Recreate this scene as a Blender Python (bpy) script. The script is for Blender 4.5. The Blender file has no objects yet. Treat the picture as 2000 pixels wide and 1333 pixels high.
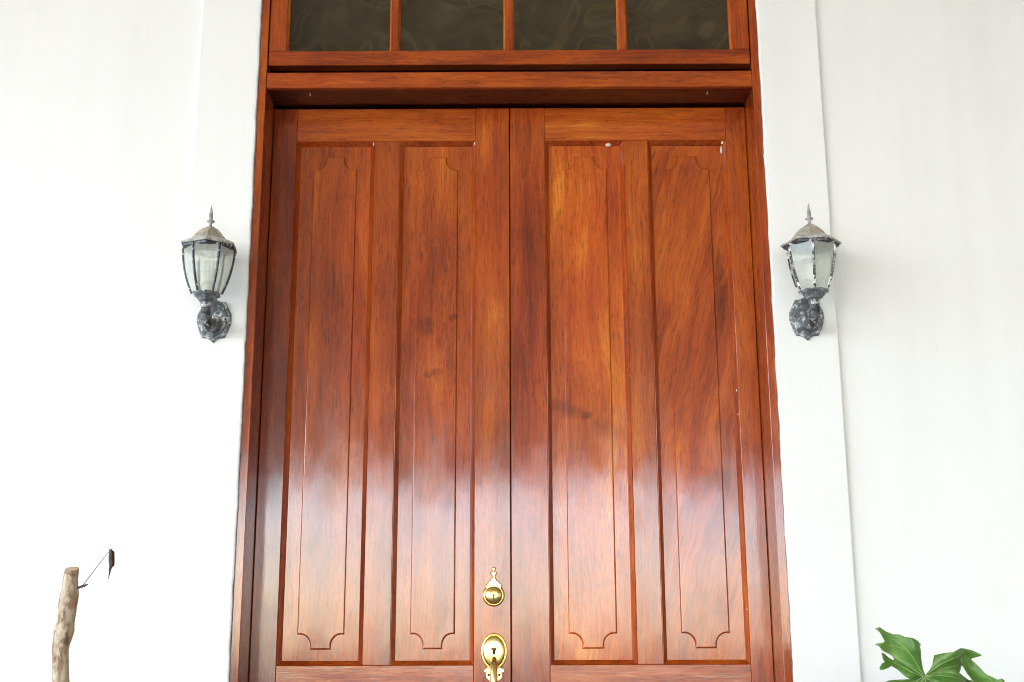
import bpy, bmesh, math, random
from mathutils import Vector, Matrix, noise as mnoise
from mathutils.geometry import delaunay_2d_cdt
R = math.radians
random.seed(7)
scn = bpy.context.scene
col = scn.collection

# ------------------------------------------------------------------ camera
PITCH, YAW, ROLL = 0.246403, 0.00175, -0.00368
CAM = Vector((0.013, -3.9345, 1.04))
fw = Vector((-math.sin(YAW) * math.cos(PITCH), math.cos(YAW) * math.cos(PITCH), math.sin(PITCH)))
r0 = Vector((math.cos(YAW), math.sin(YAW), 0)); u0 = r0.cross(fw)
rt = math.cos(ROLL) * r0 + math.sin(ROLL) * u0
up = -math.sin(ROLL) * r0 + math.cos(ROLL) * u0
cd = bpy.data.cameras.new('camera'); cam = bpy.data.objects.new('camera', cd); col.objects.link(cam)
cd.sensor_width = 36; cd.lens = 45.0; cd.clip_end = 2000; cd.clip_start = 0.05
m = Matrix((rt, up, -fw)).transposed().to_4x4(); m.translation = CAM
cam.matrix_world = m
scn.camera = cam
scn.cycles.filter_width = 1.0

# ------------------------------------------------------------------ sky, sun, exposure
SUN_EL, SUN_AZ = R(48), R(205)          # hazy sun out in front, a little to the left
w = bpy.data.worlds.new('World'); scn.world = w; w.use_nodes = True
wn = w.node_tree; bg = wn.nodes['Background']
sky = wn.nodes.new('ShaderNodeTexSky'); sky.sky_type = 'NISHITA'; sky.sun_disc = False
sky.sun_elevation = SUN_EL; sky.sun_rotation = SUN_AZ
sky.air_density = 1.0; sky.dust_density = 1.6; sky.ozone_density = 2.7
wn.links.new(sky.outputs[0], bg.inputs[0]); bg.inputs[1].default_value = 0.15
sl = bpy.data.lights.new('sun', 'SUN'); sl.energy = 1.0; sl.angle = R(12); sl.color = (1, .97, .93)
so = bpy.data.objects.new('sun', sl); col.objects.link(so)
sd = Vector((math.sin(SUN_AZ) * math.cos(SUN_EL), math.cos(SUN_AZ) * math.cos(SUN_EL), math.sin(SUN_EL)))
so.rotation_euler = (-sd).to_track_quat('-Z', 'Y').to_euler()
so.location = (-4, 6, 12)
vs = scn.view_settings
vs.view_transform = 'Standard'; vs.look = 'None'; vs.exposure = 3.52; vs.gamma = 1; vs.use_curve_mapping = False

# ------------------------------------------------------------------ material helpers
class NT:
    def __init__(s, name):
        s.m = bpy.data.materials.new(name); s.m.use_nodes = True
        s.t = s.m.node_tree; s.t.nodes.clear()
        s.out = s.n('OutputMaterial')
    def n(s, typ, **kw):
        o = s.t.nodes.new('ShaderNode' + typ)
        for k, v in kw.items(): setattr(o, k, v)
        return o
    def set(s, sock, v):
        if hasattr(v, 'is_linked') or isinstance(v, bpy.types.NodeSocket): s.t.links.new(v, sock)
        else: sock.default_value = v
    def math(s, op, a, b=0.0, c=None, clamp=False):
        o = s.n('Math', operation=op, use_clamp=clamp); s.set(o.inputs[0], a); s.set(o.inputs[1], b)
        if c is not None: s.set(o.inputs[2], c)
        return o.outputs[0]
    def vmath(s, op, a, b):
        o = s.n('VectorMath', operation=op); s.set(o.inputs[0], a); s.set(o.inputs[1], b)
        return o.outputs[0]
    def noise(s, vec, scale=1.0, detail=3, rough=.5, dist=0.0, col=False):
        o = s.n('TexNoise'); s.set(o.inputs['Vector'], vec); o.inputs['Scale'].default_value = scale
        o.inputs['Detail'].default_value = detail; o.inputs['Roughness'].default_value = rough
        o.inputs['Distortion'].default_value = dist
        return o.outputs['Color' if col else 'Fac']
    def ramp(s, fac, stops, interp='LINEAR'):
        o = s.n('ValToRGB'); s.set(o.inputs[0], fac); e = o.color_ramp.elements; o.color_ramp.interpolation = interp
        while len(e) < len(stops): e.new(.5)
        for k, (p, c) in enumerate(stops):
            e[k].position = p; e[k].color = (*c, 1) if hasattr(c, '__len__') else (c, c, c, 1)
        return o.outputs[0]
    def mix(s, fac, a, b, mode='MIX'):
        o = s.n('MixRGB', blend_type=mode); s.set(o.inputs[0], fac)
        for i, v in ((1, a), (2, b)):
            s.set(o.inputs[i], (*v, 1) if isinstance(v, tuple) and len(v) == 3 else v)
        return o.outputs[0]
    def bump(s, h, strength=.2, dist=.01, nrm=None):
        o = s.n('Bump'); s.set(o.inputs['Height'], h); o.inputs['Strength'].default_value = strength
        o.inputs['Distance'].default_value = dist
        if nrm is not None: s.set(o.inputs['Normal'], nrm)
        return o.outputs[0]
    def pbr(s, **kw):
        o = s.n('BsdfPrincipled')
        for k, v in kw.items():
            sock = o.inputs[k.replace('_', ' ')]
            s.set(sock, (*v, 1) if isinstance(v, tuple) and len(v) == 3 and sock.type == 'RGBA' else v)
        s.t.links.new(o.outputs[0], s.out.inputs[0])
        return o
    def obj(s): return s.n('TexCoord').outputs['Object']

def wood(name, axis='Z', figure=0.0, knots=(), dark=1.0, gain=1.0, shift=0.0):
    t = NT(name)
    P0 = t.obj()
    at = t.n('Attribute', attribute_type='OBJECT', attribute_name='seed').outputs['Fac']
    tint = t.n('Attribute', attribute_type='OBJECT', attribute_name='tint').outputs['Fac']
    cmb = t.n('CombineXYZ'); t.set(cmb.inputs[0], t.math('MULTIPLY', at, 3.17)); t.set(cmb.inputs[1], t.math('MULTIPLY', at, 1.73)); t.set(cmb.inputs[2], t.math('MULTIPLY', at, 5.31))
    P = P0
    if axis == 'X':
        mp = t.n('Mapping'); t.set(mp.inputs['Vector'], P0); mp.inputs['Rotation'].default_value = (0, R(90), 0); P = mp.outputs[0]
    P = t.vmath('ADD', P, cmb.outputs[0])
    wv = t.vmath('SUBTRACT', t.noise(P, 2.2, 3, .5, col=True), (.5, .5, .5))
    P1 = t.vmath('ADD', P, t.vmath('MULTIPLY', wv, (.05 + figure, .05, 0.25 + figure * 2)))
    if figure > .04:   # diagonal flame figure
        sx = t.n('SeparateXYZ'); t.set(sx.inputs[0], P1)
        c2 = t.n('CombineXYZ'); t.set(c2.inputs[0], t.math('SUBTRACT', sx.outputs[0], t.math('MULTIPLY', sx.outputs[2], .24)))
        t.set(c2.inputs[1], sx.outputs[1]); t.set(c2.inputs[2], sx.outputs[2]); P1 = c2.outputs[0]
    fine = t.noise(t.vmath('MULTIPLY', P1, (115, 115, 4.5)), 1, 6, .72)
    med = t.noise(t.vmath('MULTIPLY', P1, (22, 22, .9)), 1, 4, .55)
    blot = t.noise(t.vmath('MULTIPLY', P1, (6, 6, 2.6)), 1, 4, .55)
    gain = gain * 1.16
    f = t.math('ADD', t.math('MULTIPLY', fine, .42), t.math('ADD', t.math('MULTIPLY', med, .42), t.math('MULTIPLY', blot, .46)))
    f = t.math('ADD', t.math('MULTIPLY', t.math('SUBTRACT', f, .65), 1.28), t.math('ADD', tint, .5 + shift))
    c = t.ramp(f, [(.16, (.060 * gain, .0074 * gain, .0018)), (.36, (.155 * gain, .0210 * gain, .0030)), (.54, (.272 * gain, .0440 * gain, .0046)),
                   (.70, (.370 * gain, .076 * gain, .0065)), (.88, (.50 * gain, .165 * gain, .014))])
    red = t.noise(t.vmath('MULTIPLY', P, (4, 4, 1.1)), 1, 2, .5)
    c = t.mix(t.ramp(red, [(.45, 0.0), (.70, .55)]), c, t.mix(1.0, c, (1.0, .62, .80), 'MULTIPLY'))
    pores = t.noise(t.vmath('MULTIPLY', P1, (270, 270, 19)), 1, 3, .7)
    pm = t.ramp(pores, [(.31, .48), (.49, 1.0)])
    c = t.mix(1.0, c, pm, 'MULTIPLY')
    # darker smears of stain with ragged edges
    sm = t.noise(t.vmath('ADD', t.vmath('MULTIPLY', P, (7, 7, 4.2)), (3.3, 0, 9.1)), 1, 5, .62, .6)
    c = t.mix(t.ramp(sm, [(.60, 0.0), (.78, .30)]), c, t.mix(1.0, c, (.40, .34, .36), 'MULTIPLY'))
    for (kx, kz, rx, rz, st, tl) in knots:
        d = t.vmath('SUBTRACT', P0, (kx, 0, kz))
        d = t.vmath('ADD', d, t.vmath('MULTIPLY', t.vmath('SUBTRACT', t.noise(P, 26, 3, .6, col=True), (.5, .5, .5)), (.05, 0, .05)))
        s3 = t.n('SeparateXYZ'); t.set(s3.inputs[0], d)
        x, z = s3.outputs[0], s3.outputs[2]
        x2 = t.math('DIVIDE', t.math('ADD', x, t.math('MULTIPLY', z, tl)), rx); z2 = t.math('DIVIDE', t.math('SUBTRACT', z, t.math('MULTIPLY', x, tl)), rz)
        rr = t.math('SQRT', t.math('ADD', t.math('MULTIPLY', x2, x2), t.math('MULTIPLY', z2, z2)))
        mk = t.ramp(rr, [(0.0, st), (.35, st * .75), (1.0, 0.0)], 'EASE')
        c = t.mix(mk, c, t.mix(1.0, c, (.22, .17, .20), 'MULTIPLY'))
    h = t.math('ADD', t.math('MULTIPLY', fine, .6), t.math('MULTIPLY', pm, .5))
    n1 = t.bump(h, .10, .002)
    wavy = t.noise(t.vmath('MULTIPLY', P, (8, 8, 2.5)), 1, 2, .5)
    brush = t.noise(t.vmath('MULTIPLY', P, (160, 160, 24)), 1, 3, .6)
    n2 = t.bump(t.math('ADD', wavy, t.math('MULTIPLY', brush, .075)), .21, .008)
    rg = t.math('ADD', .035, t.math('MULTIPLY', t.noise(t.vmath('MULTIPLY', P, (14, 14, 8)), 1, 4, .65), .12))
    rg = t.math('ADD', rg, t.ramp(t.noise(t.vmath('ADD', t.vmath('MULTIPLY', P, (7, 7, 3.2)), (8.1, 2, 4.4)), 1, 4, .6, .4), [(.50, 0.0), (.68, .06)]))
    b = t.pbr(Base_Color=c, Roughness=.42, Normal=n1, Coat_Weight=1.0, Coat_Roughness=rg, Coat_IOR=1.52, Coat_Normal=n2)
    b.inputs['Specular IOR Level'].default_value = .06
    return t.m

def plaster():
    t = NT('white_plaster'); P = t.obj()
    a = t.noise(t.vmath('MULTIPLY', P, (1.1, 1, .5)), 1, 4, .6)
    s = t.noise(t.vmath('MULTIPLY', P, (7, 7, .7)), 1, 4, .6)
    c = t.ramp(t.math('ADD', t.math('MULTIPLY', a, .5), t.math('MULTIPLY', s, .5)), [(.30, (.720, .710, .690)), (.5, (.765, .758, .740)), (.7, (.790, .785, .772))])
    sp = t.noise(P, 38, 2, .5)
    c = t.mix(t.ramp(sp, [(.735, 0.0), (.76, .10)]), c, (.55, .52, .46))
    br = t.noise(t.vmath('MULTIPLY', P, (55, 55, 14)), 1, 4, .6)
    un = t.noise(t.vmath('MULTIPLY', P, (3.2, 3, 2.1)), 1, 3, .55)
    n = t.bump(br, .22, .0022, t.bump(un, .30, .02))
    t.pbr(Base_Color=c, Roughness=.62, Normal=n).inputs['Specular IOR Level'].default_value = .3
    return t.m

def simple(name, colr, rough=.6, metal=0.0, nscale=0, nvar=.3, bump=0.0):
    t = NT(name); P = t.obj(); c = colr; kw = {}
    if nscale:
        f = t.noise(P, nscale, 4, .6)
        c = t.mix(t.ramp(f, [(.3, 0.0), (.7, 1.0)]), tuple(v * (1 - nvar) for v in colr), tuple(min(1, v * (1 + nvar)) for v in colr))
        if bump: kw['Normal'] = t.bump(f, bump, .005)
    t.pbr(Base_Color=c, Roughness=rough, Metallic=metal, **kw)
    return t.m

def weathered(name, basecol, flake, flakecol=(.72, .72, .70), lo=.52, hi=.56):
    t = NT(name); P = t.obj()
    a = t.noise(P, 55, 4, .65); f = t.noise(P, 75, 3, .6, .5); g = t.noise(P, 24, 3, .6)
    c = t.mix(t.ramp(a, [(.35, 0.0), (.7, .8)]), basecol, tuple(v * 2.4 + .02 for v in basecol))
    mk = t.math('MULTIPLY', t.ramp(f, [(lo, 0.0), (hi, 1.0)]), t.ramp(g, [(.42, 0.0), (.56, flake)]))
    c = t.mix(mk, c, flakecol)
    n = t.bump(t.math('ADD', mk, t.math('MULTIPLY', a, .3)), .5, .0012)
    t.pbr(Base_Color=c, Roughness=t.math('ADD', .38, t.math('MULTIPLY', mk, .4)), Normal=n)
    return t.m

def brass():
    t = NT('polished_brass'); P = t.obj()
    f = t.noise(P, 60, 3, .6)
    c = t.mix(t.ramp(f, [(.4, 0.0), (.75, .5)]), (.80, .62, .25), (.56, .39, .11))
    t.pbr(Base_Color=c, Metallic=1.0, Roughness=t.math('ADD', .12, t.math('MULTIPLY', f, .25)), Normal=t.bump(t.noise(P, 35, 2, .5), .06, .003))
    return t.m

def pane_glass():
    t = NT('painted_reflection_glass'); P = t.obj()
    w1 = t.vmath('SUBTRACT', t.noise(P, 4.2, 2, .5, col=True), (.5, .5, .5))
    P1 = t.vmath('ADD', P, t.vmath('MULTIPLY', w1, (.55, .55, .55)))
    sw = t.noise(t.vmath('MULTIPLY', P1, (4, 4, 5.5)), 1, 2, .5, 1.2)
    mk = t.ramp(sw, [(.38, .0), (.47, .55), (.52, .12), (.58, .9), (.64, .15), (.72, .6)])
    refl_film = t.math('MULTIPLY', t.math('ADD', mk, .05), .055)  # brown film on the glass with curved reflections painted into its swirls
    tr = t.n('BsdfTransparent'); tr.inputs[0].default_value = (.86, .83, .76, 1)
    gl = t.n('BsdfGlossy'); gl.inputs['Roughness'].default_value = .03
    gl.inputs['Normal'].default_value = (0, 0, 0)
    nb = t.bump(t.noise(P, 9, 2, .5), .12, .004); t.set(gl.inputs['Normal'], nb)
    lw = t.n('LayerWeight'); fz = t.math('ADD', .045, t.math('MULTIPLY', t.math('POWER', lw.outputs['Facing'], 4.0), .8))
    m1 = t.n('MixShader'); t.set(m1.inputs[0], fz); t.t.links.new(tr.outputs[0], m1.inputs[1]); t.t.links.new(gl.outputs[0], m1.inputs[2])
    df = t.n('BsdfDiffuse'); df.inputs[0].default_value = (.36, .28, .16, 1)
    m2 = t.n('MixShader'); t.set(m2.inputs[0], refl_film); t.t.links.new(m1.outputs[0], m2.inputs[1]); t.t.links.new(df.outputs[0], m2.inputs[2])
    t.t.links.new(m2.outputs[0], t.out.inputs[0])
    return t.m

def lantern_glass():
    t = NT('dusty_lantern_glass'); P = t.obj()
    f = t.noise(P, 90, 4, .6); sx = t.n('SeparateXYZ'); t.set(sx.inputs[0], P)
    dirt = t.math('MULTIPLY', t.ramp(f, [(.3, .80), (.7, 1.0)]), .50)
    tr = t.n('BsdfTransparent'); tr.inputs[0].default_value = (.96, .985, .965, 1)
    gl = t.n('BsdfGlossy'); gl.inputs['Roughness'].default_value = .12
    lw = t.n('LayerWeight'); fz = t.math('ADD', .045, t.math('MULTIPLY', t.math('POWER', lw.outputs['Facing'], 4.0), .8))
    m1 = t.n('MixShader'); t.set(m1.inputs[0], fz); t.t.links.new(tr.outputs[0], m1.inputs[1]); t.t.links.new(gl.outputs[0], m1.inputs[2])
    df = t.n('BsdfDiffuse'); df.inputs[0].default_value = (.84, .86, .78, 1)
    tl = t.n('BsdfTranslucent'); tl.inputs[0].default_value = (.84, .86, .78, 1)
    m0 = t.n('MixShader'); m0.inputs[0].default_value = .5; t.t.links.new(df.outputs[0], m0.inputs[1]); t.t.links.new(tl.outputs[0], m0.inputs[2])
    m2 = t.n('MixShader'); t.set(m2.inputs[0], dirt); t.t.links.new(m1.outputs[0], m2.inputs[1]); t.t.links.new(m0.outputs[0], m2.inputs[2])
    t.t.links.new(m2.outputs[0], t.out.inputs[0])
    return t.m

def bark():
    t = NT('patchy_bark'); P = t.obj()
    a = t.noise(t.vmath('MULTIPLY', P, (40, 40, 20)), 1, 5, .62, 1.0); b = t.noise(t.vmath('MULTIPLY', P, (60, 60, 24)), 1, 5, .62, .5)
    c = t.ramp(a, [(.30, (.20, .10, .055)), (.42, (.36, .25, .16)), (.52, (.50, .40, .28)), (.64, (.56, .47, .35)), (.75, (.52, .38, .32))])
    c = t.mix(t.ramp(b, [(.53, 0.0), (.60, .85)]), c, (.15, .075, .045))
    g = t.noise(t.vmath('MULTIPLY', P, (30, 30, 5)), 1, 2, .5)
    c = t.mix(t.ramp(g, [(.63, 0.0), (.66, .7)]), c, (.28, .13, .075))
    t.pbr(Base_Color=c, Roughness=.75, Normal=t.bump(t.math('ADD', a, b), .5, .004))
    return t.m

def reflection_cloth():  # swirl pattern stands in for the reflections in the transom
    t = NT('painted_reflection_cloth'); P = t.obj()
    w1 = t.vmath('SUBTRACT', t.noise(P, 3.1, 1, .5, col=True), (.5, .5, .5))
    P1 = t.vmath('ADD', P, t.vmath('MULTIPLY', w1, (.5, 0, .5)))
    sw = t.noise(t.vmath('MULTIPLY', P1, (5.5, 1, 5.5)), 1, 1.5, .45, .6)
    mk = t.ramp(sw, [(.34, .0), (.41, .9), (.46, .15), (.53, .25), (.58, 1.0), (.64, .1), (.72, .6)], 'EASE')
    br = t.noise(t.vmath('MULTIPLY', P, (60, 60, 60)), 1, 3, .6)
    c = t.mix(t.math('MULTIPLY', mk, t.math('ADD', .45, t.math('MULTIPLY', br, .6))), (.022, .018, .011), (.135, .095, .050))
    t.pbr(Base_Color=c, Roughness=.9)
    return t.m

def leafmat():
    t = NT('glossy_green_leaf'); P = t.obj()
    a = t.noise(P, 14, 4, .6); b = t.noise(P, 60, 3, .6)
    c = t.ramp(t.math('ADD', t.math('MULTIPLY', a, .75), t.math('MULTIPLY', b, .25)), [(.32, (.060, .150, .026)), (.5, (.120, .255, .045)), (.66, (.210, .32, .075))])
    pb = t.pbr(Base_Color=c, Roughness=.38, Normal=t.bump(t.math('ADD', a, t.math('MULTIPLY', b, .4)), .35, .006))
    tl = t.n('BsdfTranslucent'); t.set(tl.inputs[0], c)
    mx = t.n('MixShader'); mx.inputs[0].default_value = .22
    t.t.links.new(pb.outputs[0], mx.inputs[1]); t.t.links.new(tl.outputs[0], mx.inputs[2]); t.t.links.new(mx.outputs[0], t.out.inputs[0])
    return t.m

M = dict(
    wv=wood('red_wood_upright'), wh=wood('red_wood_level', 'X'), wdk=wood('red_wood_shaded', 'X', gain=.36),  # wdk is darkened wood, soffit and recess shade put into its colour
    plaster=plaster(), brass=brass(), glass=pane_glass(), lglass=lantern_glass(), bark=bark(), leaf=leafmat(),
    rib=weathered('flaking_black_paint', (.012, .014, .016), .8, lo=.57, hi=.62),
    plate=weathered('flaking_grey_paint', (.060, .067, .070), 1.0, (.62, .63, .62), lo=.48, hi=.60),
    roof=weathered('dusty_brown_metal', (.19, .165, .13), .35, (.6, .57, .5)),
    rim=weathered('worn_pale_metal', (.22, .205, .19), .8, (.66, .64, .61), .48, .60), ribw=weathered('badly_flaked_black_paint', (.014, .016, .018), 1.0, (.74, .74, .72), .44, .48),
    fin=weathered('dusty_pale_metal', (.20, .185, .185), .6, (.62, .60, .60), .50, .6),
    dark=simple('dark_slot', (.012, .010, .008), .7),
    bulb=simple('white_lamp_bulb', (.84, .83, .76), .35), spec=simple('pale_nail', (.45, .40, .36), .6),
    chip=simple('pale_filler', (.70, .62, .46), .8, 0, 160, .25, .4),
    cut=simple('pale_cut_wood', (.55, .40, .26), .8, 0, 120, .22, .3),
    dry=simple('dry_red_brown_leaf', (.070, .026, .016), .85, 0, 90, .6, .8),
    vein=simple('pale_green_vein', (.20, .30, .09), .5, 0, 40, .2),
    petiole=simple('green_stalk', (.085, .16, .035), .45, 0, 20, .25),
    ceil=simple('cream_ceiling_paint', (.62, .48, .28), .6, 0, 4, .2),
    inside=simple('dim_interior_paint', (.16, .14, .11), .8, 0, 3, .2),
    curtain=reflection_cloth(),
    floor=simple('porch_tile', (.22, .20, .18), .45, 0, 3, .12),
    ground=simple('grey_driveway', (.30, .295, .285), .8, 0, 1.3, .15, .3),
    soil=simple('dark_soil', (.06, .04, .028), .95, 0, 30, .4, .8),
    hedge=simple('hedge_leaf', (.045, .085, .022), .55, 0, 6, .4),
)

# ------------------------------------------------------------------ mesh helpers
SEED = [0.0]
def link(name, me, mat, parent=None, loc=(0, 0, 0), tint=None, smooth=False):
    o = bpy.data.objects.new(name, me); col.objects.link(o)
    if mat is not None and not me.materials: me.materials.append(mat)
    o.location = loc
    if parent is not None: o.parent = parent
    SEED[0] += .37
    if mat and mat.name.startswith('red_wood'):
        o['seed'] = SEED[0] % 7.0 + .1; o['tint'] = float(tint if tint is not None else random.uniform(-.05, .05))
    if smooth:
        me.polygons.foreach_set('use_smooth', [True] * len(me.polygons))
    return o

def mesh(verts, faces, name='mesh'):
    me = bpy.data.meshes.new(name); me.from_pydata([tuple(v) for v in verts], [], faces); me.validate(); me.update()
    bm = bmesh.new(); bm.from_mesh(me); bmesh.ops.recalc_face_normals(bm, faces=bm.faces); bm.to_mesh(me); bm.free()
    return me

def box(name, x0, x1, y0, y1, z0, z1, mat, parent=None, bev=.0015, tint=None, seg=1):
    c = ((x0 + x1) / 2, (y0 + y1) / 2, (z0 + z1) / 2)
    bm = bmesh.new(); bmesh.ops.create_cube(bm, size=1)
    bmesh.ops.scale(bm, vec=(x1 - x0, y1 - y0, z1 - z0), verts=bm.verts)
    if bev: bmesh.ops.bevel(bm, geom=bm.edges, offset=bev, segments=seg, affect='EDGES', profile=.5)
    me = bpy.data.meshes.new(name); bm.to_mesh(me); bm.free()
    return link(name, me, mat, parent, c, tint)

def prism(outline, y0, y1, inset=0.0, ch=0.0, mid=None):
    """extrude an (x,z) outline from y0 (back) to y1 (front, nearer the camera), front edge chamfered"""
    n = len(outline)
    cx = sum(p[0] for p in outline) / n; cz = sum(p[1] for p in outline) / n
    area = sum(outline[i][0] * outline[(i + 1) % n][1] - outline[(i + 1) % n][0] * outline[i][1] for i in range(n))
    sg = 1 if area > 0 else -1
    ins = []; mids = []
    for i in range(n):
        a, b, c = Vector(outline[i - 1]), Vector(outline[i]), Vector(outline[(i + 1) % n])
        n1 = Vector((-(b - a).y, (b - a).x)).normalized() * sg; n2 = Vector((-(c - b).y, (c - b).x)).normalized() * sg
        v = (n1 + n2); v = v / max(.35, v.length_squared / 2) if v.length > 1e-6 else n1
        ins.append(b + v * inset * .999)
        if mid: mids.append(b + v * mid[0])
    rings = [[(p[0], y0, p[1]) for p in outline]]
    if ch: rings.append([(p[0], y1 + ch, p[1]) for p in outline])
    if mid: rings.append([(p[0], y1 + mid[1], p[1]) for p in mids])
    rings.append([(p[0], y1, p[1]) for p in (ins if inset else outline)])
    V = [v for r in rings for v in r]; F = []
    for k in range(len(rings) - 1):
        for i in range(n):
            j = (i + 1) % n; F.append((k * n + i, k * n + j, (k + 1) * n + j, (k + 1) * n + i))
    F.append(tuple(range(n))); F.append(tuple((len(rings) - 1) * n + i for i in range(n)))
    return mesh(V, F)

def lathe(prof, n=32, axis='Z', rot=0.0, flat=False):
    V, F = [], []
    for (r, h) in prof:
        for i in range(n):
            a = 2 * math.pi * i / n + rot
            p = (r * math.cos(a), r * math.sin(a), h)
            V.append(p if axis == 'Z' else (p[0], -p[2], p[1]))
    for k in range(len(prof) - 1):
        for i in range(n):
            j = (i + 1) % n; F.append((k * n + i, k * n + j, (k + 1) * n + j, (k + 1) * n + i))
    F.append(tuple(range(n))); F.append(tuple((len(prof) - 1) * n + i for i in range(n)))
    return mesh(V, F)

def tube(pts, rad, n=10, squash=(1, 1), wob=0.0, capround=True):
    pts = [Vector(p) for p in pts]; V, F = [], []
    ref = Vector((1, 0, 0))
    for k, p in enumerate(pts):
        t = (pts[min(k + 1, len(pts) - 1)] - pts[max(k - 1, 0)]).normalized()
        a = (ref - t * ref.dot(t)).normalized(); b = t.cross(a); ref = a
        r = rad[k] if hasattr(rad, '__len__') else rad
        for i in range(n):
            an = 2 * math.pi * i / n
            rr = r * (1 + (wob * mnoise.noise(Vector((math.cos(an) * 1.3, math.sin(an) * 1.3, k * .45))) if wob else 0))
            V.append(p + a * math.cos(an) * rr * squash[0] + b * math.sin(an) * rr * squash[1])
    for k in range(len(pts) - 1):
        for i in range(n):
            j = (i + 1) % n; F.append((k * n + i, k * n + j, (k + 1) * n + j, (k + 1) * n + i))
    F.append(tuple(range(n))); F.append(tuple((len(pts) - 1) * n + i for i in range(n)))
    return mesh(V, F)

def smoothpath(pts, sub=6):
    P = [Vector(p) for p in pts]; out = []
    for i in range(len(P) - 1):
        p0, p1, p2, p3 = P[max(i - 1, 0)], P[i], P[i + 1], P[min(i + 2, len(P) - 1)]
        for s in range(sub):
            t = s / sub
            out.append(.5 * ((2 * p1) + (p2 - p0) * t + (2 * p0 - 5 * p1 + 4 * p2 - p3) * t * t + (3 * p1 - p0 - 3 * p2 + p3) * t ** 3))
    out.append(P[-1]); return out

def empty(name, loc, label, cat, group=None):
    o = bpy.data.objects.new(name, None); col.objects.link(o); o.location = loc; o.empty_display_size = .1
    o['label'] = label; o['category'] = cat
    if group: o['group'] = group
    return o
def structure(o, label=None, cat=None):
    o['kind'] = 'structure'
    if label: o['label'] = label; o['category'] = cat
    return o

# ------------------------------------------------------------------ the setting
gr = structure(box('ground', -300, 300, -400, 200, -1.0, -.5, M['ground'], None, 0), 'grey paved driveway in front of the porch', 'ground')
pf = structure(box('porch_floor', -9, 8.99, -2.4, .25, -.5, 0.0, M['floor'], None, .01), 'tiled porch floor at the foot of the door', 'floor')
for k in range(2):
    box('step', -3, 3, -2.4 - .32 * (k + 1), -2.4 - .32 * k - .001, -.5, -.167 * (k + 1), M['floor'], pf, .01)
for sx in (-1, 1):
    structure(box('planting_bed', min(sx * 1.0, sx * 4.0), max(sx * 1.0, sx * 4.0), -.95, -.25, .002, .06, M['soil'], None, .02),
              'strip of dark soil below the white wall', 'planting bed')

house = empty('house_wall', (0, 0, 0), 'smooth white plastered house wall with flat raised bands beside the door', 'wall')
WT = 6.0
box('wall_panel', -12, -1.04, .003, .25, 0, WT, M['plaster'], house, 0)
box('wall_panel', 1.04, 12, .003, .25, 0, WT, M['plaster'], house, 0)
box('wall_panel', -.995, .995, .018, .25, 3.62, WT, M['plaster'], house, 0)
def pilaster(s):
    zs = [i * .012 for i in range(int(3.8 / .012))] + [WT]
    V, F = [], []
    rs = random.Random(3 + s)
    for k, z in enumerate(zs):
        j = .0026 * mnoise.noise(Vector((z * 9, s * 5.1, .3))) + .0016 * mnoise.noise(Vector((z * 42, s, 2.3))) + .0012 * mnoise.noise(Vector((z * 130, s, 7.3)))
        xi = .8375 + j; xo = 1.04
        if z > 3.62: xi = .90
        for (x, y) in ((xo, .25), (xo, -.006), (xo - .002, -.010), (xo - .006, -.012), (xi + .006, -.012), (xi + .0018, -.0105), (xi, -.007), (xi, .014), (.8375 if z <= 3.62 else .9, .25)):
            V.append((s * x, y, z))
    n = 9
    for k in range(len(zs) - 1):
        for i in range(n):
            j = (i + 1) % n; F.append((k * n + i, k * n + j, (k + 1) * n + j, (k + 1) * n + i))
    F.append(tuple(range(n))); F.append(tuple((len(zs) - 1) * n + i for i in range(n)))
    return link('pilaster', mesh(V, F), M['plaster'], house)
pilaster(-1); pilaster(1)
# unseen porch roof, depth and beam height shaped for the light, with columns
ROOF_F = -24.0
box('porch_ceiling', -11.5, 9.5, ROOF_F, .002, 5.5, 5.75, M['ceil'], house, 0)
box('porch_beam', -11.5, 9.5, ROOF_F - .3, ROOF_F - .001, 4.95, 5.8, M['plaster'], house, 0)
for x in (-11.0,):
    box('porch_column', x - .2, x + .2, ROOF_F - .27, ROOF_F - .03, -.5, 4.95, M['plaster'], house, .01)
box('side_light_blocker', 9, 9.3, -23.9, .002, -.5, 5.5, M['plaster'], house, 0)  # added unseen wall, blocks sky light from the right
# dim room behind the door and transom
box('interior_wall', -3, 3, 3.4, 3.5, 0, 4.3, M['inside'], house, 0)
box('interior_wall', -3.1, -3, .25, 3.5, 0, 4.3, M['inside'], house, 0)
box('interior_wall', 3, 3.1, .25, 3.5, 0, 4.3, M['inside'], house, 0)
box('interior_floor', -3, 3, .25, 3.4, -.1, -.002, M['inside'], house, 0)
box('interior_ceiling', -3.1, 3.1, .251, 3.5, 4.3, 4.4, M['inside'], house, 0)

# clipped hedge along the far side of the drive (seen only as a reflection in the varnish)
def hedge():
    rnd = random.Random(5); V, F = [], []
    def q(c, s):
        a = Vector((rnd.gauss(0, 1), rnd.gauss(0, 1), rnd.gauss(0, 1))).normalized(); b = a.orthogonal().normalized(); k = len(V)
        V.extend([c - a * s - b * s * .5, c + a * s - b * s * .5, c + a * s + b * s * .5, c - a * s + b * s * .5]); F.append((k, k + 1, k + 2, k + 3))
    for i in range(14000):
        x = rnd.uniform(-26, 26); top = 1.35 + .18 * mnoise.noise(Vector((x * .9, 0, 0)))
        q(Vector((x, -48 + rnd.uniform(-.5, .5), -.5 + rnd.random() ** .7 * (top + .5))), rnd.uniform(.05, .10))
    me = bpy.data.meshes.new('hedge'); me.from_pydata([tuple(v) for v in V], [], F)
    o = link('hedge', me, M['hedge']); o['kind'] = 'stuff'; o['label'] = 'long green hedge across the driveway facing the porch'; o['category'] = 'hedge'
hedge()

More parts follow.
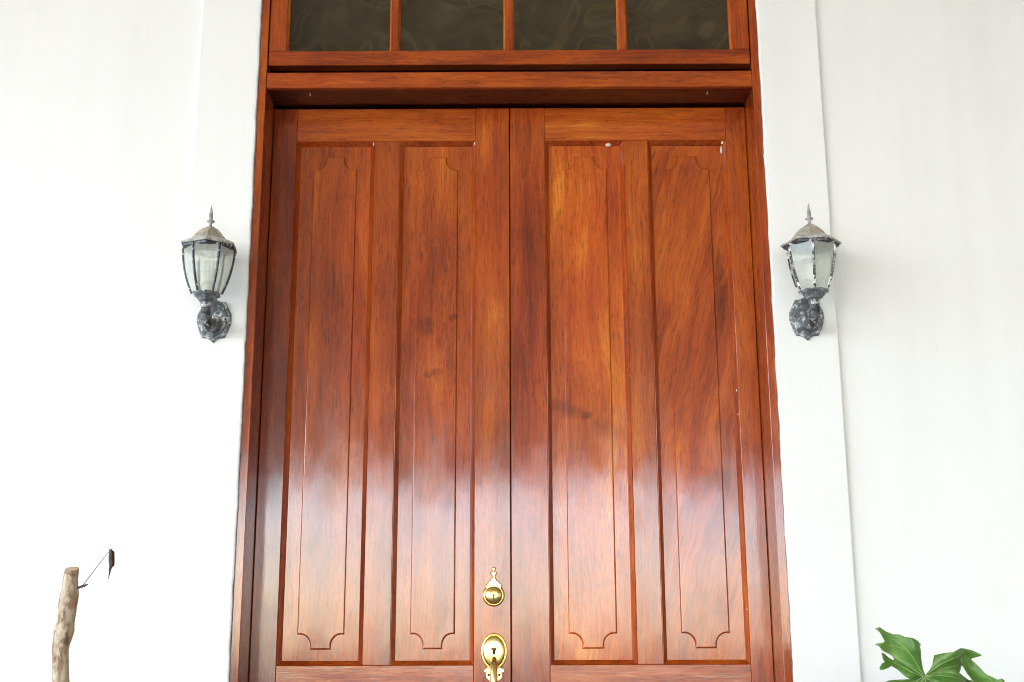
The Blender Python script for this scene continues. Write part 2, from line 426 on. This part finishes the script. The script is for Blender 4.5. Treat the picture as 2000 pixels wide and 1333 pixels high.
# ------------------------------------------------------------------ door frame with transom
D = .1524                      # leaf face lies this far behind the frame face
frame = empty('door_frame', (0, 0, 0), 'red brown wooden door frame with a four pane transom window on top', 'door frame')
for s in (-1, 1):
    x = sorted((s * .812, s * .8365))
    # jamb: face board, rebated behind the leaves
    V = [(.812, 0), (.8365, 0), (.8365, .24), (.80, .24), (.80, D + .050), (.812, D + .050)]
    V = [(.8135, 0.0), (.8365, 0.0), (.8365, .24), (.798, .24), (.798, D + .050), (.812, D + .050), (.812, .0015)]
    pts = [(s * a, b, z) for z in (0.0, 3.60) for (a, b) in V]; n = len(V)
    F = [(i, (i + 1) % n, n + (i + 1) % n, n + i) for i in range(n)] + [tuple(range(n)), tuple(range(n, 2 * n))]
    link('jamb', mesh(pts, F), M['wv'], frame, (0, 0, 0), .04)
box('lintel', -.8115, .8115, .002, .022, 2.9035, 2.9605, M['wh'], frame, .0018, .02)
box('head_board', -.8115, .8115, .0222, .24, 2.9045, 2.9600, M['wdk'], frame, .001, -.16)  # shade of the lintel underside painted into this board
box('stop', -.8115, .8115, .07, .24, 2.9607, 3.0, M['wdk'], frame, .001, -.12)  # recess shade under the sash painted into its colour
box('frame_head', -.8115, .8115, .002, .24, 3.56, 3.60, M['wh'], frame, .0015)
# transom sash
sash = box('transom_sash', -.8085, .8085, .0042, .046, 2.9875, 3.0405, M['wh'], frame, .002, .0)
def sashpart(name, x0, x1, y0, y1, z0, z1, mat, tint=None, bev=.0015):
    return box(name, x0, x1, y0, y1, z0, z1, mat, sash, bev, tint)
_offs = sash.location.copy()
sp = []
sp.append(sashpart('stile', -.8085, -.7505, .004, .046, 3.0407, 3.55, M['wv'], .0))
sp.append(sashpart('stile', .7505, .8085, .004, .046, 3.0407, 3.55, M['wv'], .0))
sp.append(sashpart('top_rail', -.7503, .7503, .004, .046, 3.497, 3.55, M['wh'], .0))
MX = [(-.398, -.3735), (-.0135, .0115), (.3695, .3945)]
for a, b in MX: sp.append(sashpart('muntin', a, b, .0055, .042, 3.0407, 3.4968, M['wv'], -.02))
edges = [-.7505] + [v for ab in MX for v in ab] + [.7505]
for i in range(4):
    a, b = edges[2 * i], edges[2 * i + 1]
    # glazing bead: mitred thin frame
    o_, i_ = (a + .0002, b - .0002, 3.0409, 3.4966), (a + .0055, b - .0055, 3.0455, 3.492)
    V = []
    for (X0, X1, Z0, Z1, y) in ((*o_, .010), (*i_, .018), (*i_, .030), (*o_, .030)):
        V += [(X0, y, Z0), (X1, y, Z0), (X1, y, Z1), (X0, y, Z1)]
    F = [(k * 4 + j, k * 4 + (j + 1) % 4, ((k + 1) % 4) * 4 + (j + 1) % 4, ((k + 1) % 4) * 4 + j) for k in range(4) for j in range(4)]
    bd = link('glazing_bead', mesh(V, F), M['wv'], sash, (0, 0, 0), .22); sp.append(bd)
    sp.append(sashpart('pane', a + .003, b - .003, .0305, .0345, 3.0425, 3.4945, M['glass'], bev=0))
for o in sp: o.location = o.location - _offs
# added curtain behind the transom glass; its swirls paint in reflected shapes
V, F = [], []
NX, NZ = 90, 16
for k in range(NZ + 1):
    for i in range(NX + 1):
        x = -.95 + 1.9 * i / NX; ph = x * 2 * math.pi / .46
        drop = .66
        y = .36 + .045 * math.sin(ph * 1.0 + 1.6 * math.sin(k * .45)) + .03 * math.sin(k * .9 + 1.8 * math.sin(ph * .5))
        V.append((x, y, 3.58 - drop * k / NZ))
for k in range(NZ):
    for i in range(NX):
        a = k * (NX + 1) + i; F.append((a, a + 1, a + NX + 2, a + NX + 1))
cu = link('added_reflection_curtain', mesh(V, F), M['curtain'], None, smooth=True)
cu['label'] = 'added dim brown curtain painted with reflection swirls behind the transom glass'; cu['category'] = 'curtain'
md = cu.modifiers.new('t', 'SOLIDIFY'); md.thickness = .003
for x in (-.672, .668):
    box('nail', x - .0016, x + .0016, .045, .058, 2.9000, 2.9045, M['spec'], frame, 0)

# ------------------------------------------------------------------ door leaves
def field_outline(cx, hw, z0, z1):
    """raised field with concave scooped corners and a short ledge, as on the panels"""
    tw, lh, lg = hw * .44, .046, hw * .14      # half width of the end tab, scoop height, ledge
    def end(z, s):                              # from -hw to +hw along one end; s=+1 top, -1 bottom
        p = [(cx - hw, z - s * lh)]
        x0, x1 = cx - hw + lg, cx - tw
        N = 9
        for k in range(N + 1):
            a = (math.pi / 2) * k / N
            p.append((x0 + (x1 - x0) * math.sin(a), z - s * lh + s * (lh - .010) * (1 - math.cos(a))))
        p.append((cx - tw, z))
        return p + [(2 * cx - x, zz) for (x, zz) in reversed(p)]
    return list(end(z1, 1)) + list(reversed(end(z0, -1)))

def leaf(name, xa, xb, opens, label, tints, mats):
    d = empty(name, ((xa + xb) / 2, D, 0), label, 'door')
    ox, oy = (xa + xb) / 2, D
    made = []
    def B(nm, x0, x1, z0, z1, mat, tint=None, y0=0.0, y1=.045, bev=.0016):
        o = box(nm, x0, x1, D + y0, D + y1, z0, z1, mat, d, bev, tint); made.append(o); return o
    (a0, a1), (b0, b1) = opens
    ZB, ZT = 1.034, 2.776
    B('stile', xa, a0, .008, 2.8965, M['wv'], tints[0])
    B('stile', b1, xb, .008, 2.8965, M['wv'], tints[1])
    B('top_rail', a0 + .0003, b1 - .0003, ZT, 2.8963, M['wh'], tints[2], .0006)
    B('lock_rail', a0 + .0003, b1 - .0003, .82, ZB, M['wh'], tints[3], .0006)
    B('bottom_rail', a0 + .0003, b1 - .0003, .0085, .22, M['wh'], tints[3], .0006)
    B('mullion', a1, b0, ZB + .0003, ZT - .0003, M['wv'], tints[4], .0009)
    B('mullion', a1, b0, .2203, .8197, M['wv'], tints[4], .0009)
    for pi, (x0, x1) in enumerate(opens):
        for (z0, z1, upper) in ((ZB, ZT, True), (.22, .82, False)):
            bw, bd = .0148, .0175
            V = []
            ov = [(.0012, .0008), (bw - .0016, bd - .0030), (bw - .0004, bd - .0008)]
            prof_ = [(.0004, .0012)] + ov + [(bw, .040), (.0004, .040)]
            for (g, y) in prof_:
                V += [(x0 + g, y, z0 + g), (x1 - g, y, z0 + g), (x1 - g, y, z1 - g), (x0 + g, y, z1 - g)]
            nr = len(prof_)
            F = [(k * 4 + j, k * 4 + (j + 1) % 4, ((k + 1) % nr) * 4 + (j + 1) % 4, ((k + 1) % nr) * 4 + j) for k in range(nr) for j in range(4)]
            cx, cz = (x0 + x1) / 2, (z0 + z1) / 2
            V = [(x - cx, y, z - cz) for x, y, z in V]
            mm_ = mesh(V, F); mo = link('panel_moulding', mm_, M['wv'], d, (cx, D, cz), .06 if pi else .0); made.append(mo)
            mm_.polygons.foreach_set('use_smooth', [True] * len(mm_.polygons)); mm_.set_sharp_from_angle(angle=R(30))
            mat = mats[pi] if upper else M['wv']
            pn = box('panel', x0 + bw - .004, x1 - bw + .004, D + bd + .0005, D + .036, z0 + bw - .004, z1 - bw + .004, mat, d, .001, tints[5 + pi]); made.append(pn)
            pn.rotation_euler.x = R({-.729: .10, -.3757: -.12, .120: .06, .4713: -.16}.get(x0, 0.0)) if upper else 0.0    # boards are not perfectly plumb
            hw = (x1 - x0) / 2 - .0595
            ol = field_outline(0, hw, z0 + .048 - cz, z1 - .053 - cz)
            fm = prism(ol, bd + .001, bd - .0052, .0052, .0050, (.0030, .0005))
            fo = link('raised_field', fm, mat, pn, (cx - pn.location.x, D - pn.location.y, cz - pn.location.z), tints[5 + pi]); fo['seed'] = pn['seed']
    for o in made: o.location = o.location - d.location
    return d

k1 = wood('red_wood_knotted', 'Z', 0.02, [(-.075, -.062, .12, .036, .55, -.35), (-.012, -.088, .024, .015, .65, 0), (.05, -.13, .07, .05, .38, -.3), (.05, -.62, .045, .02, .35, .2)], gain=1.12, shift=.06)
k2 = wood('red_wood_flamed', 'Z', 0.05, [(.095, .35, .03, .22, .55, 0), (.05, -.3, .10, .05, .3, .3)], gain=1.05, shift=.03)
k3 = wood('red_wood_smeared', 'Z', .02, [(-.04, .22, .05, .05, .55, .2), (.06, .25, .02, .012, .7, 0), (-.01, .06, .05, .02, .5, .4), (.05, .1, .02, .1, .4, 0)])
k4 = wood('red_wood_plain', 'Z', .01)
lleaf = leaf('door_leaf', -.8105, -.0016, ((-.729, -.4625), (-.3757, -.1165)),
             'varnished red brown panelled door leaf carrying the brass lock and handle',
             (-.06, .07, .11, .05, .03, .06, .05), (k4, k3))
rleaf = leaf('door_leaf', .0016, .8105, ((.120, .391), (.4713, .7423)),
             'varnished orange brown panelled door leaf without lock or handle',
             (.01, .04, .07, .04, .06, .05, .03), (k1, k2))

# chips of pale filler caught on the right-hand leaf's mouldings
def lump(name, x, y, z, sx, sy, sz, parent):
    bm = bmesh.new(); bmesh.ops.create_icosphere(bm, subdivisions=2, radius=1)
    for v in bm.verts: v.co = v.co * (1 + .35 * mnoise.noise(v.co * 1.7 + Vector((x * 30, 0, z * 9))))
    bmesh.ops.scale(bm, vec=(sx, sy, sz), verts=bm.verts)
    me = bpy.data.meshes.new(name); bm.to_mesh(me); bm.free()
    o = link(name, me, M['chip'], parent); o.location = Vector((x, y, z)) - parent.location; return o
lump('filler_chip', .339, D + .010, 2.7625, .011, .006, .006, rleaf)
lump('filler_chip', .7265, D + .014, 2.745, .0035, .005, .015, rleaf)
lump('filler_chip', .730, D + .006, 2.768, .0035, .003, .006, rleaf)
lump('filler_chip', -.4655, D + .005, 2.770, .003, .003, .010, lleaf)
lump('filler_chip', -.119, D + .005, 2.768, .003, .003, .009, lleaf)
for (x, z, s) in ((.3925, 1.985, .012), (.3935, 1.95, .006), (.741, 1.90, .004), (.742, 1.82, .003), (.741, 1.2, .003)):
    lump('filler_chip', x - .003, D + .004, z, .0016, .002, s, rleaf)

# ------------------------------------------------------------------ brass lock and handle (parts of the left leaf)
def sub(name, me, mat, parent, loc=(0, 0, 0), smooth=True):
    o = link(name, me, mat, parent, loc, smooth=False)
    if smooth:
        me.polygons.foreach_set('use_smooth', [True] * len(me.polygons))
        try: me.set_sharp_from_angle(angle=R(38))
        except Exception: pass
    return o
LX, LZ = -.0545, 1.2455
rose = sub('deadbolt', lathe([(.0345, -.002), (.0345, .004), (.0335, .007), (.0315, .0085), (.0300, .0075), (.0292, .005), (.0285, .005), (.0268, .019), (.0258, .0225), (.0238, .0245), (.0190, .0272), (.0110, .0290), (.0001, .0296)], 48, 'Y'), M['brass'], lleaf,
           Vector((LX, D, LZ)) - lleaf.location)
sub('keyhole_ring', lathe([(.0085, .0), (.0085, .0015), (.0072, .0022), (.0001, .0022)], 24, 'Y'), M['brass'], rose, (0, -.0285, -.006))
sub('keyhole', prism([(-.0014, -.007), (.0014, -.007), (.0014, .004), (-.0014, .004)], 0, -.0004), M['dark'], rose, (0, -.0312, -.006), False)
def sym(pr): return [(x, z) for x, z in pr] + [(-x, z) for x, z in reversed(pr) if x > 1e-6]
fin = [(.026, .020), (.024, .034), (.017, .040), (.0165, .044), (.0100, .046), (.0095, .050), (.0050, .054), (.0060, .062), (.0115, .068), (.0115, .071), (.0045, .073), (.0042, .076), (.0068, .080), (.0055, .086), (0.0, .088)]
sub('finial_plate', prism(sym(fin), 0, -.008, .0030, .007), M['brass'], rose, (0, 0, 0))
HX, HZ = -.0533, 1.0745
oval = [(math.sin(a) * .0405, math.cos(a) * .0565) for a in [2 * math.pi * i / 56 for i in range(56)]]
def scaled(o, k): return [(x * k, z * k) for x, z in o]
def domeplate(rings):
    n = len(rings[0][0]); V, F = [], []
    for o, y in rings: V += [(x, y, z) for x, z in o]
    for k in range(len(rings) - 1):
        for i in range(n):
            j = (i + 1) % n; F.append((k * n + i, k * n + j, (k + 1) * n + j, (k + 1) * n + i))
    F.append(tuple(range(n))); F.append(tuple((len(rings) - 1) * n + i for i in range(n)))
    return mesh(V, F)
hs = sub('handle_set', domeplate([(oval, .001), (oval, -.003), (scaled(oval, .96), -.006), (scaled(oval, .90), -.0065), (scaled(oval, .87), -.0055), (scaled(oval, .80), -.0115), (scaled(oval, .72), -.0135), (scaled(oval, .5), -.0146), (scaled(oval, .25), -.0152), (scaled(oval, .02), -.0154)]),
         M['brass'], lleaf, Vector((HX, D, HZ)) - lleaf.location)
lowp = [(.012, -.045), (.030, -.052), (.0335, -.060), (.026, -.064), (.0265, -.078), (.016, -.088), (0.0, -.091)]
sub('lower_plate', prism([(0.0, -.045)] + lowp + [(-x, z) for x, z in reversed(lowp[:-1])], .0005, -.006, .002, .002), M['brass'], hs)
for sx in (-1, 1):
    sub('scroll_hole', lathe([(.0042, 0), (.0042, .0006), (.0001, .0008)], 16, 'Y'), M['dark'], hs, (sx * .0165, -.0060, -.070))
sub('latch_slot', prism([(-.0048, -.008), (.0048, -.008), (.0048, .008), (-.0048, .008)], .004, -.0010), M['dark'], hs, (0, -.0152, -.001), False)
sub('thumb_latch', tube(smoothpath([(0, -.010, .004), (0, -.026, .006), (0, -.045, .010), (0, -.058, .006)], 5), [.0045] * 11 + [.0055] * 5, 12, (1.5, .5)), M['brass'], hs)
gp = smoothpath([(0, -.008, -.022), (0, -.026, -.026), (0, -.046, -.045), (0, -.056, -.085), (0, -.056, -.125), (0, -.045, -.165), (0, -.020, -.190), (0, -.004, -.195)], 6)
sub('grip', tube(gp, [.0075 + .0040 * math.sin(math.pi * i / (len(gp) - 1)) for i in range(len(gp))], 16), M['brass'], hs)
sub('foot_plate', prism(scaled(oval, .45), .0005, -.005, .002, .002), M['brass'], hs, (0, 0, -.200))

# ------------------------------------------------------------------ wall lanterns
def lantern(loc, turn, label, ribm):
    t = empty('wall_lantern', loc, label, 'wall lamp', 'lanterns on either side of the door')
    half = [(0, .073), (.016, .064), (.034, .062), (.044, .042), (.0535, .022), (.0545, -.006), (.045, -.034), (.036, -.054), (.020, -.056), (.010, -.061), (0, -.071)]
    ol = half + [(-x, z) for x, z in reversed(half[1:-1])]
    bp = sub('backplate', domeplate([(ol, 0.0), (ol, -.006), (scaled(ol, .93), -.010), (scaled(ol, .80), -.0105), (scaled(ol, .76), -.015), (scaled(ol, .62), -.017), (scaled(ol, .3), -.018)]), M['plate'], t, smooth=False)
    for sx in (-1, 1): sub('screw', lathe([(.0038, 0), (.0038, .003), (.002, .0045), (.0001, .0045)], 12, 'Y'), M['dark'], bp, (sx * .037, -.0125, .004))
    ap = smoothpath([(0, -.010, -.008), (0, -.040, -.024), (0, -.075, -.028), (0, -.105, -.012), (0, -.118, .014), (0, -.120, .032)], 5)
    sub('arm', tube(ap, [.030 - .014 * min(1, i / 14) + .003 * math.sin(i * .9) for i in range(len(ap))], 14, (1.0, .85), .18), M['plate'], t)
    sub('arm_leaf', tube(smoothpath([(0, -.121, .026), (0, -.123, .006), (0, -.108, -.018), (0, -.082, -.040), (0, -.060, -.050)], 4), [.005, .006, .008, .009, .010, .011, .011, .011, .010, .0095, .009, .008, .007, .006, .005, .004, .002], 10, (1.5, .7)), M['rib'], t)
    body = sub('cup', lathe([(.013, .018), (.017, .026), (.016, .030), (.026, .034), (.036, .048), (.046, .053), (.046, .058), (.030, .058)], 6, 'Z', turn + R(30)), M['plate'], t, (0, -.120, 0), False)
    prof = [(.0455, .057), (.0570, .085), (.0665, .115), (.0732, .145), (.0776, .176), (.0796, .203)]
    # one glass pane (flat side of the hexagon, curved in profile) and one rib, each shared by six
    pv, pf_ = [], []
    for r, h in prof:
        for a in (-30, 30):
            pv.append((r * math.sin(R(a)) * .93, -r * math.cos(R(a)), h))
    for k in range(len(prof) - 1): pf_.append((2 * k, 2 * k + 1, 2 * k + 3, 2 * k + 2))
    pm = mesh(pv, pf_); pm.materials.append(M['lglass'])
    rp = smoothpath([(0, -r, h) for r, h in prof], 3)
    rm = tube(rp, .0042, 6); rm.materials.append(ribm)
    for k in range(6):
        an = turn + R(60 * k)
        p = link('pane', pm, None, t, (0, -.120, 0)); p.rotation_euler.z = an
        r = link('rib', rm, None, t, (0, -.120, 0)); r.rotation_euler.z = an + R(30)
    sub('collar', lathe([(.0790, .1965), (.0850, .1985), (.0860, .2062), (.0790, .2062)], 6, 'Z', turn + R(30)), M['rib'], t, (0, -.120, 0), False)
    rim = sub('rim', lathe([(.082, .206), (.0825, .212), (.0915, .205), (.0935, .207), (.0930, .2115), (.058, .229), (.052, .228), (.074, .214)], 6, 'Z', turn + R(30)), M['rim'], t, (0, -.120, 0), False)
    rf = sub('roof', lathe([(.058, .2270), (.057, .233), (.0520, .2365), (.0400, .2530), (.0280, .2640), (.0200, .2680), (.0130, .2738), (.0001, .2745)], 6, 'Z', turn + R(30)), M['roof'], t, (0, -.120, 0), False)
    sub('finial', lathe([(.0075, .270), (.0052, .279), (.0050, .285), (.0068, .2885), (.0128, .292), (.0128, .295), (.0058, .2985), (.0066, .306), (.0058, .318), (.0032, .333), (.0006, .346)], 16), M['fin'], rf, (0, 0, 0))
    b = sub('bulb', lathe([(.010, .058), (.0135, .066), (.0140, .082), (.0215, .088), (.0220, .135), (.019, .142), (.0001, .145)], 20), M['bulb'], t, (0, -.120, 0))
    return t
lantern((-.938, -.012, 2.094), R(6.6), 'weathered black lantern on the white wall nearest the leaf with the brass handle', M['rib'])
lantern((.940, -.012, 2.094), R(21), 'weathered black lantern on the white wall nearest the leaf without a handle', M['ribw'])

def unproj(px, py, Y):
    d = fw * 2500 + rt * (px - 1000) - up * (py - 666.5); return CAM + d * ((Y - CAM.y) / d.y)
# ------------------------------------------------------------------ cut stem with a dead leaf
SY = -.5
cs = [(345, 350, 478), (400, 345, 477), (480, 330, 475), (540, 312, 474), (600, 297, 470), (650, 291, 458), (700, 285, 445), (760, 272, 432), (800, 262, 425), (860, 244, 420), (900, 240, 412), (960, 242, 402), (1000, 245, 395), (1060, 245, 390), (1100, 245, 388), (1200, 243, 385), (1333, 240, 378)]
pts, rad = [], []
for zy, a, b in cs:
    pa, pb = unproj(50 + a / 4.548, 1040 + zy / 4.548, SY), unproj(50 + b / 4.548, 1040 + zy / 4.548, SY)
    c_ = (pa + pb) / 2; pts.append((c_.x, SY + .006 * math.sin(zy * .01), c_.z)); rad.append((pb - pa).length / 2)
last = pts[-1]
for z in (.8, .6, .4, .2, .03): pts.append((last[0] + .012 * math.sin(z * 9), SY, z)); rad.append(rad[-1] * 1.02)
stem = empty('pruned_stem', (last[0], SY, .03), 'bare pale tan stem sawn off flat, with one dead leaf on a twig', 'plant')
so_ = Vector((last[0], SY, .03))
pts = [Vector(p) - so_ for p in pts]
st = sub('stem', tube(pts, rad, 20, (1, 1), .16), M['bark'], stem)
for v in list(st.data.vertices)[:20]: v.co.z += (v.co.y - pts[0].y) * .42 + .004 + .0012 * math.sin(v.index * 1.9)
top = pts[0]
cutm = lathe([(rad[0] * .90, -.003), (rad[0] * .93, .0012), (rad[0] * .8, .0018), (.0005, .0015)], 20)
ct = sub('cut_face', cutm, M['cut'], stem, top + Vector((0, 0, .005))); ct.rotation_euler = (R(22.8), 0, 0)
def S(px, py, y=0.0): return unproj(50 + px / 4.548, 1040 + py / 4.548, SY + y) - so_
sub('bud', tube([S(462, 495, -.008), S(500, 482, -.012), S(530, 472, -.012), S(556, 463, -.012)], [.0028, .0034, .0030, .0010], 8), M['dry'], stem)
sub('twig', tube([S(505, 475, -.012), S(580, 380, -.012), S(650, 285, -.014), S(735, 180, -.015), S(772, 136, -.015)], [.0011, .0010, .0009, .0009, .0004], 6), M['dry'], stem)
lp = [(752, 150, 10), (765, 172, 24), (764, 220, 27), (764, 260, 27), (766, 296, 23), (754, 316, 13), (745, 365, 7), (736, 408, 1.5)]
V, F = [], []
for k, (x, y, hw) in enumerate(lp):
    for i in range(7):
        u = (i - 3) / 3
        p = S(x + hw * u, y + (6 if i % 2 else 0), -.018 - .014 * (1 - abs(u) ** 1.5) + .004 * math.sin(k * 2 + i)); V.append(p)
for k in range(len(lp) - 1):
    for i in range(6): a = k * 7 + i; F.append((a, a + 1, a + 8, a + 7))
dl = sub('dead_leaf', mesh(V, F), M['dry'], stem); dl.modifiers.new('t', 'SOLIDIFY').thickness = .0012

# ------------------------------------------------------------------ lobed plant by the right-hand wall
PY = -.6
_j = unproj(1805.6, 1316.9, PY - .10); JX, JZ = _j.x, _j.z          # where the lobes meet
def LP(px, py):
    p = unproj(1640 + px / 5.556, 1190 + py / 5.556, PY - .10); return (p.x - JX, p.z - JZ)
plant = empty('lobed_plant', (1.06, PY, .06), 'glossy green plant with one broad deeply lobed leaf against the wall', 'plant')
po = Vector((1.06, PY, .06))
main = [(930, 712), (900, 660), (885, 600), (872, 540), (880, 470), (862, 415), (882, 380), (830, 345), (760, 315), (690, 305), (640, 275), (590, 275), (520, 245), (440, 195), (390, 212), (440, 250), (475, 300), (505, 345), (490, 365), (390, 378), (440, 405), (480, 450), (560, 485), (600, 510), (617, 540), (600, 552), (560, 530), (500, 482), (465, 475), (470, 540), (490, 570), (440, 590), (405, 630), (402, 660), (450, 655), (520, 635), (570, 615), (620, 650), (680, 725), (750, 765), (640, 768), (500, 775), (430, 800), (390, 850), (470, 860), (560, 905), (640, 930), (560, 1010), (540, 1090), (620, 1060), (700, 1010), (760, 1000), (740, 1100), (790, 1240), (830, 1340), (870, 1270), (920, 1150), (960, 1080), (1010, 1180), (1090, 1260), (1110, 1170), (1090, 1060), (1150, 1060), (1260, 1130), (1300, 1100), (1240, 980), (1320, 960), (1440, 1000), (1480, 980), (1400, 890), (1500, 860), (1600, 850), (1560, 800), (1420, 770), (1360, 725), (1310, 690), (1330, 660), (1340, 620), (1420, 610), (1500, 665), (1560, 690), (1510, 640), (1462, 590), (1450, 540), (1545, 505), (1520, 485), (1450, 450), (1360, 430), (1290, 425), (1190, 470), (1120, 475), (1030, 500), (1010, 560), (1000, 600), (970, 670)]
def depth(x, z):
    r = math.hypot(x, z); a = math.atan2(z, x)
    return -.10 - .18 * r + 1.1 * r * r + .016 * math.sin(a * 5 + 1.2) * min(1, r / .06) + .10 * z + .012 * math.sin(x * 70) * min(1, r / .1)
def leafmesh(outl, dfun):
    n = len(outl); vin = [Vector(p) for p in outl]
    x0, x1 = min(p[0] for p in outl), max(p[0] for p in outl); z0, z1 = min(p[1] for p in outl), max(p[1] for p in outl)
    g, row = .006, 0; z = z0
    while z < z1:
        x = x0 + (g / 2 if row % 2 else 0)
        while x < x1:
            q_ = Vector((x, z))
            ins = False; near = 9
            for i in range(n):
                A, B_ = vin[i], vin[(i + 1) % n]
                if (A.y > z) != (B_.y > z) and x < (B_.x - A.x) * (z - A.y) / (B_.y - A.y) + A.x: ins = not ins
                ab = B_ - A; tt = max(0, min(1, (q_ - A).dot(ab) / max(1e-9, ab.length_squared))); near = min(near, (A + ab * tt - q_).length)
            if ins and near > .003: vin.append(q_)
            x += g
        z += g * .87; row += 1
    res = delaunay_2d_cdt(vin, [], [list(range(n))], 1, 1e-6)
    bm = bmesh.new()
    bv = [bm.verts.new((p.x, 0, p.y)) for p in res[0]]
    for f_ in res[2]:
        try: bm.faces.new([bv[i] for i in f_])
        except ValueError: pass
    for v in bm.verts: v.co.y = dfun(v.co.x, v.co.z)
    me = bpy.data.meshes.new('leaf'); bm.to_mesh(me); bm.free(); return me
lf = sub('leaf', leafmesh([LP(*p) for p in main], depth), M['leaf'], plant, Vector((JX, PY, JZ)) - po)
lf.data.polygons.foreach_set('use_smooth', [True] * len(lf.data.polygons))
mdl = lf.modifiers.new('t', 'SOLIDIFY'); mdl.thickness = .0014
veins = [[(915, 720), (870, 660), (800, 560), (720, 450), (650, 370), (560, 300), (420, 208)], [(900, 730), (780, 640), (680, 560), (600, 515)], [(700, 430), (600, 400), (480, 375)],
         [(905, 735), (780, 690), (660, 610), (520, 540), (480, 500)], [(930, 730), (1010, 660), (1100, 590), (1230, 525), (1360, 455), (1520, 492)], [(930, 740), (1080, 690), (1220, 690), (1330, 740), (1500, 810)], [(1240, 520), (1340, 545), (1440, 600), (1540, 680)],
         [(910, 740), (780, 790), (600, 810), (440, 830)], [(925, 740), (900, 900), (850, 1100), (832, 1300)], [(935, 745), (1100, 850), (1300, 950), (1440, 985)], [(930, 745), (1000, 950), (1080, 1220)], [(915, 745), (760, 900), (600, 1040)],
         [(930, 738), (1060, 720), (1200, 735), (1350, 775)], [(928, 735), (1040, 690), (1160, 640), (1290, 610)]]
for vv in veins:
    ps = smoothpath([(LP(*p)[0], 0, LP(*p)[1]) for p in vv], 5)
    ps = [Vector((p.x, depth(p.x, p.z) - .0008, p.z)) for p in ps]
    sub('vein', tube(ps, [.0019 * (1 - .75 * i / (len(ps) - 1)) for i in range(len(ps))], 6, (1, .7)), M['vein'], lf)
fold = [(1268, 545), (1300, 520), (1330, 505), (1400, 545), (1440, 580), (1500, 650), (1540, 705), (1600, 740), (1640, 765), (1680, 752), (1712, 772), (1700, 830), (1640, 900), (1560, 960), (1500, 1000), (1450, 900), (1400, 800), (1350, 700), (1300, 620)]
fm = leafmesh([LP(*p) for p in fold], lambda x, z: depth(x, z) - .03 - .25 * (x - .08) + .012 * math.sin((x + z) * 60))
fl = sub('folded_lobe', fm, M['leaf'], lf); fl.modifiers.new('t', 'SOLIDIFY').thickness = .0014
j = Vector((JX, PY, JZ)) - po
sub('leaf_stalk', tube(smoothpath([(0, -.02, 0), (-.01, -.05, .35), (-.03, -.10, .72), (j.x - .005, j.y - .098, j.z - .012)], 8), [.011 - .005 * i / 24 for i in range(25)], 10), M['petiole'], plant)
# a lower leaf of the same plant, its tip just reaching the frame's edge
lo = sub('leaf', lf.data, None, plant, Vector((1.13, PY - .02, .80)) - po); lo.rotation_euler = (R(-25), R(150), R(12)); lo.scale = (.9, .9, .9)
sub('leaf_stalk', tube(smoothpath([(0.02, 0, 0), (.05, -.03, .35), (.07, -.09, .66), (.07, -.115, .74)], 8), .008, 10), M['petiole'], plant)
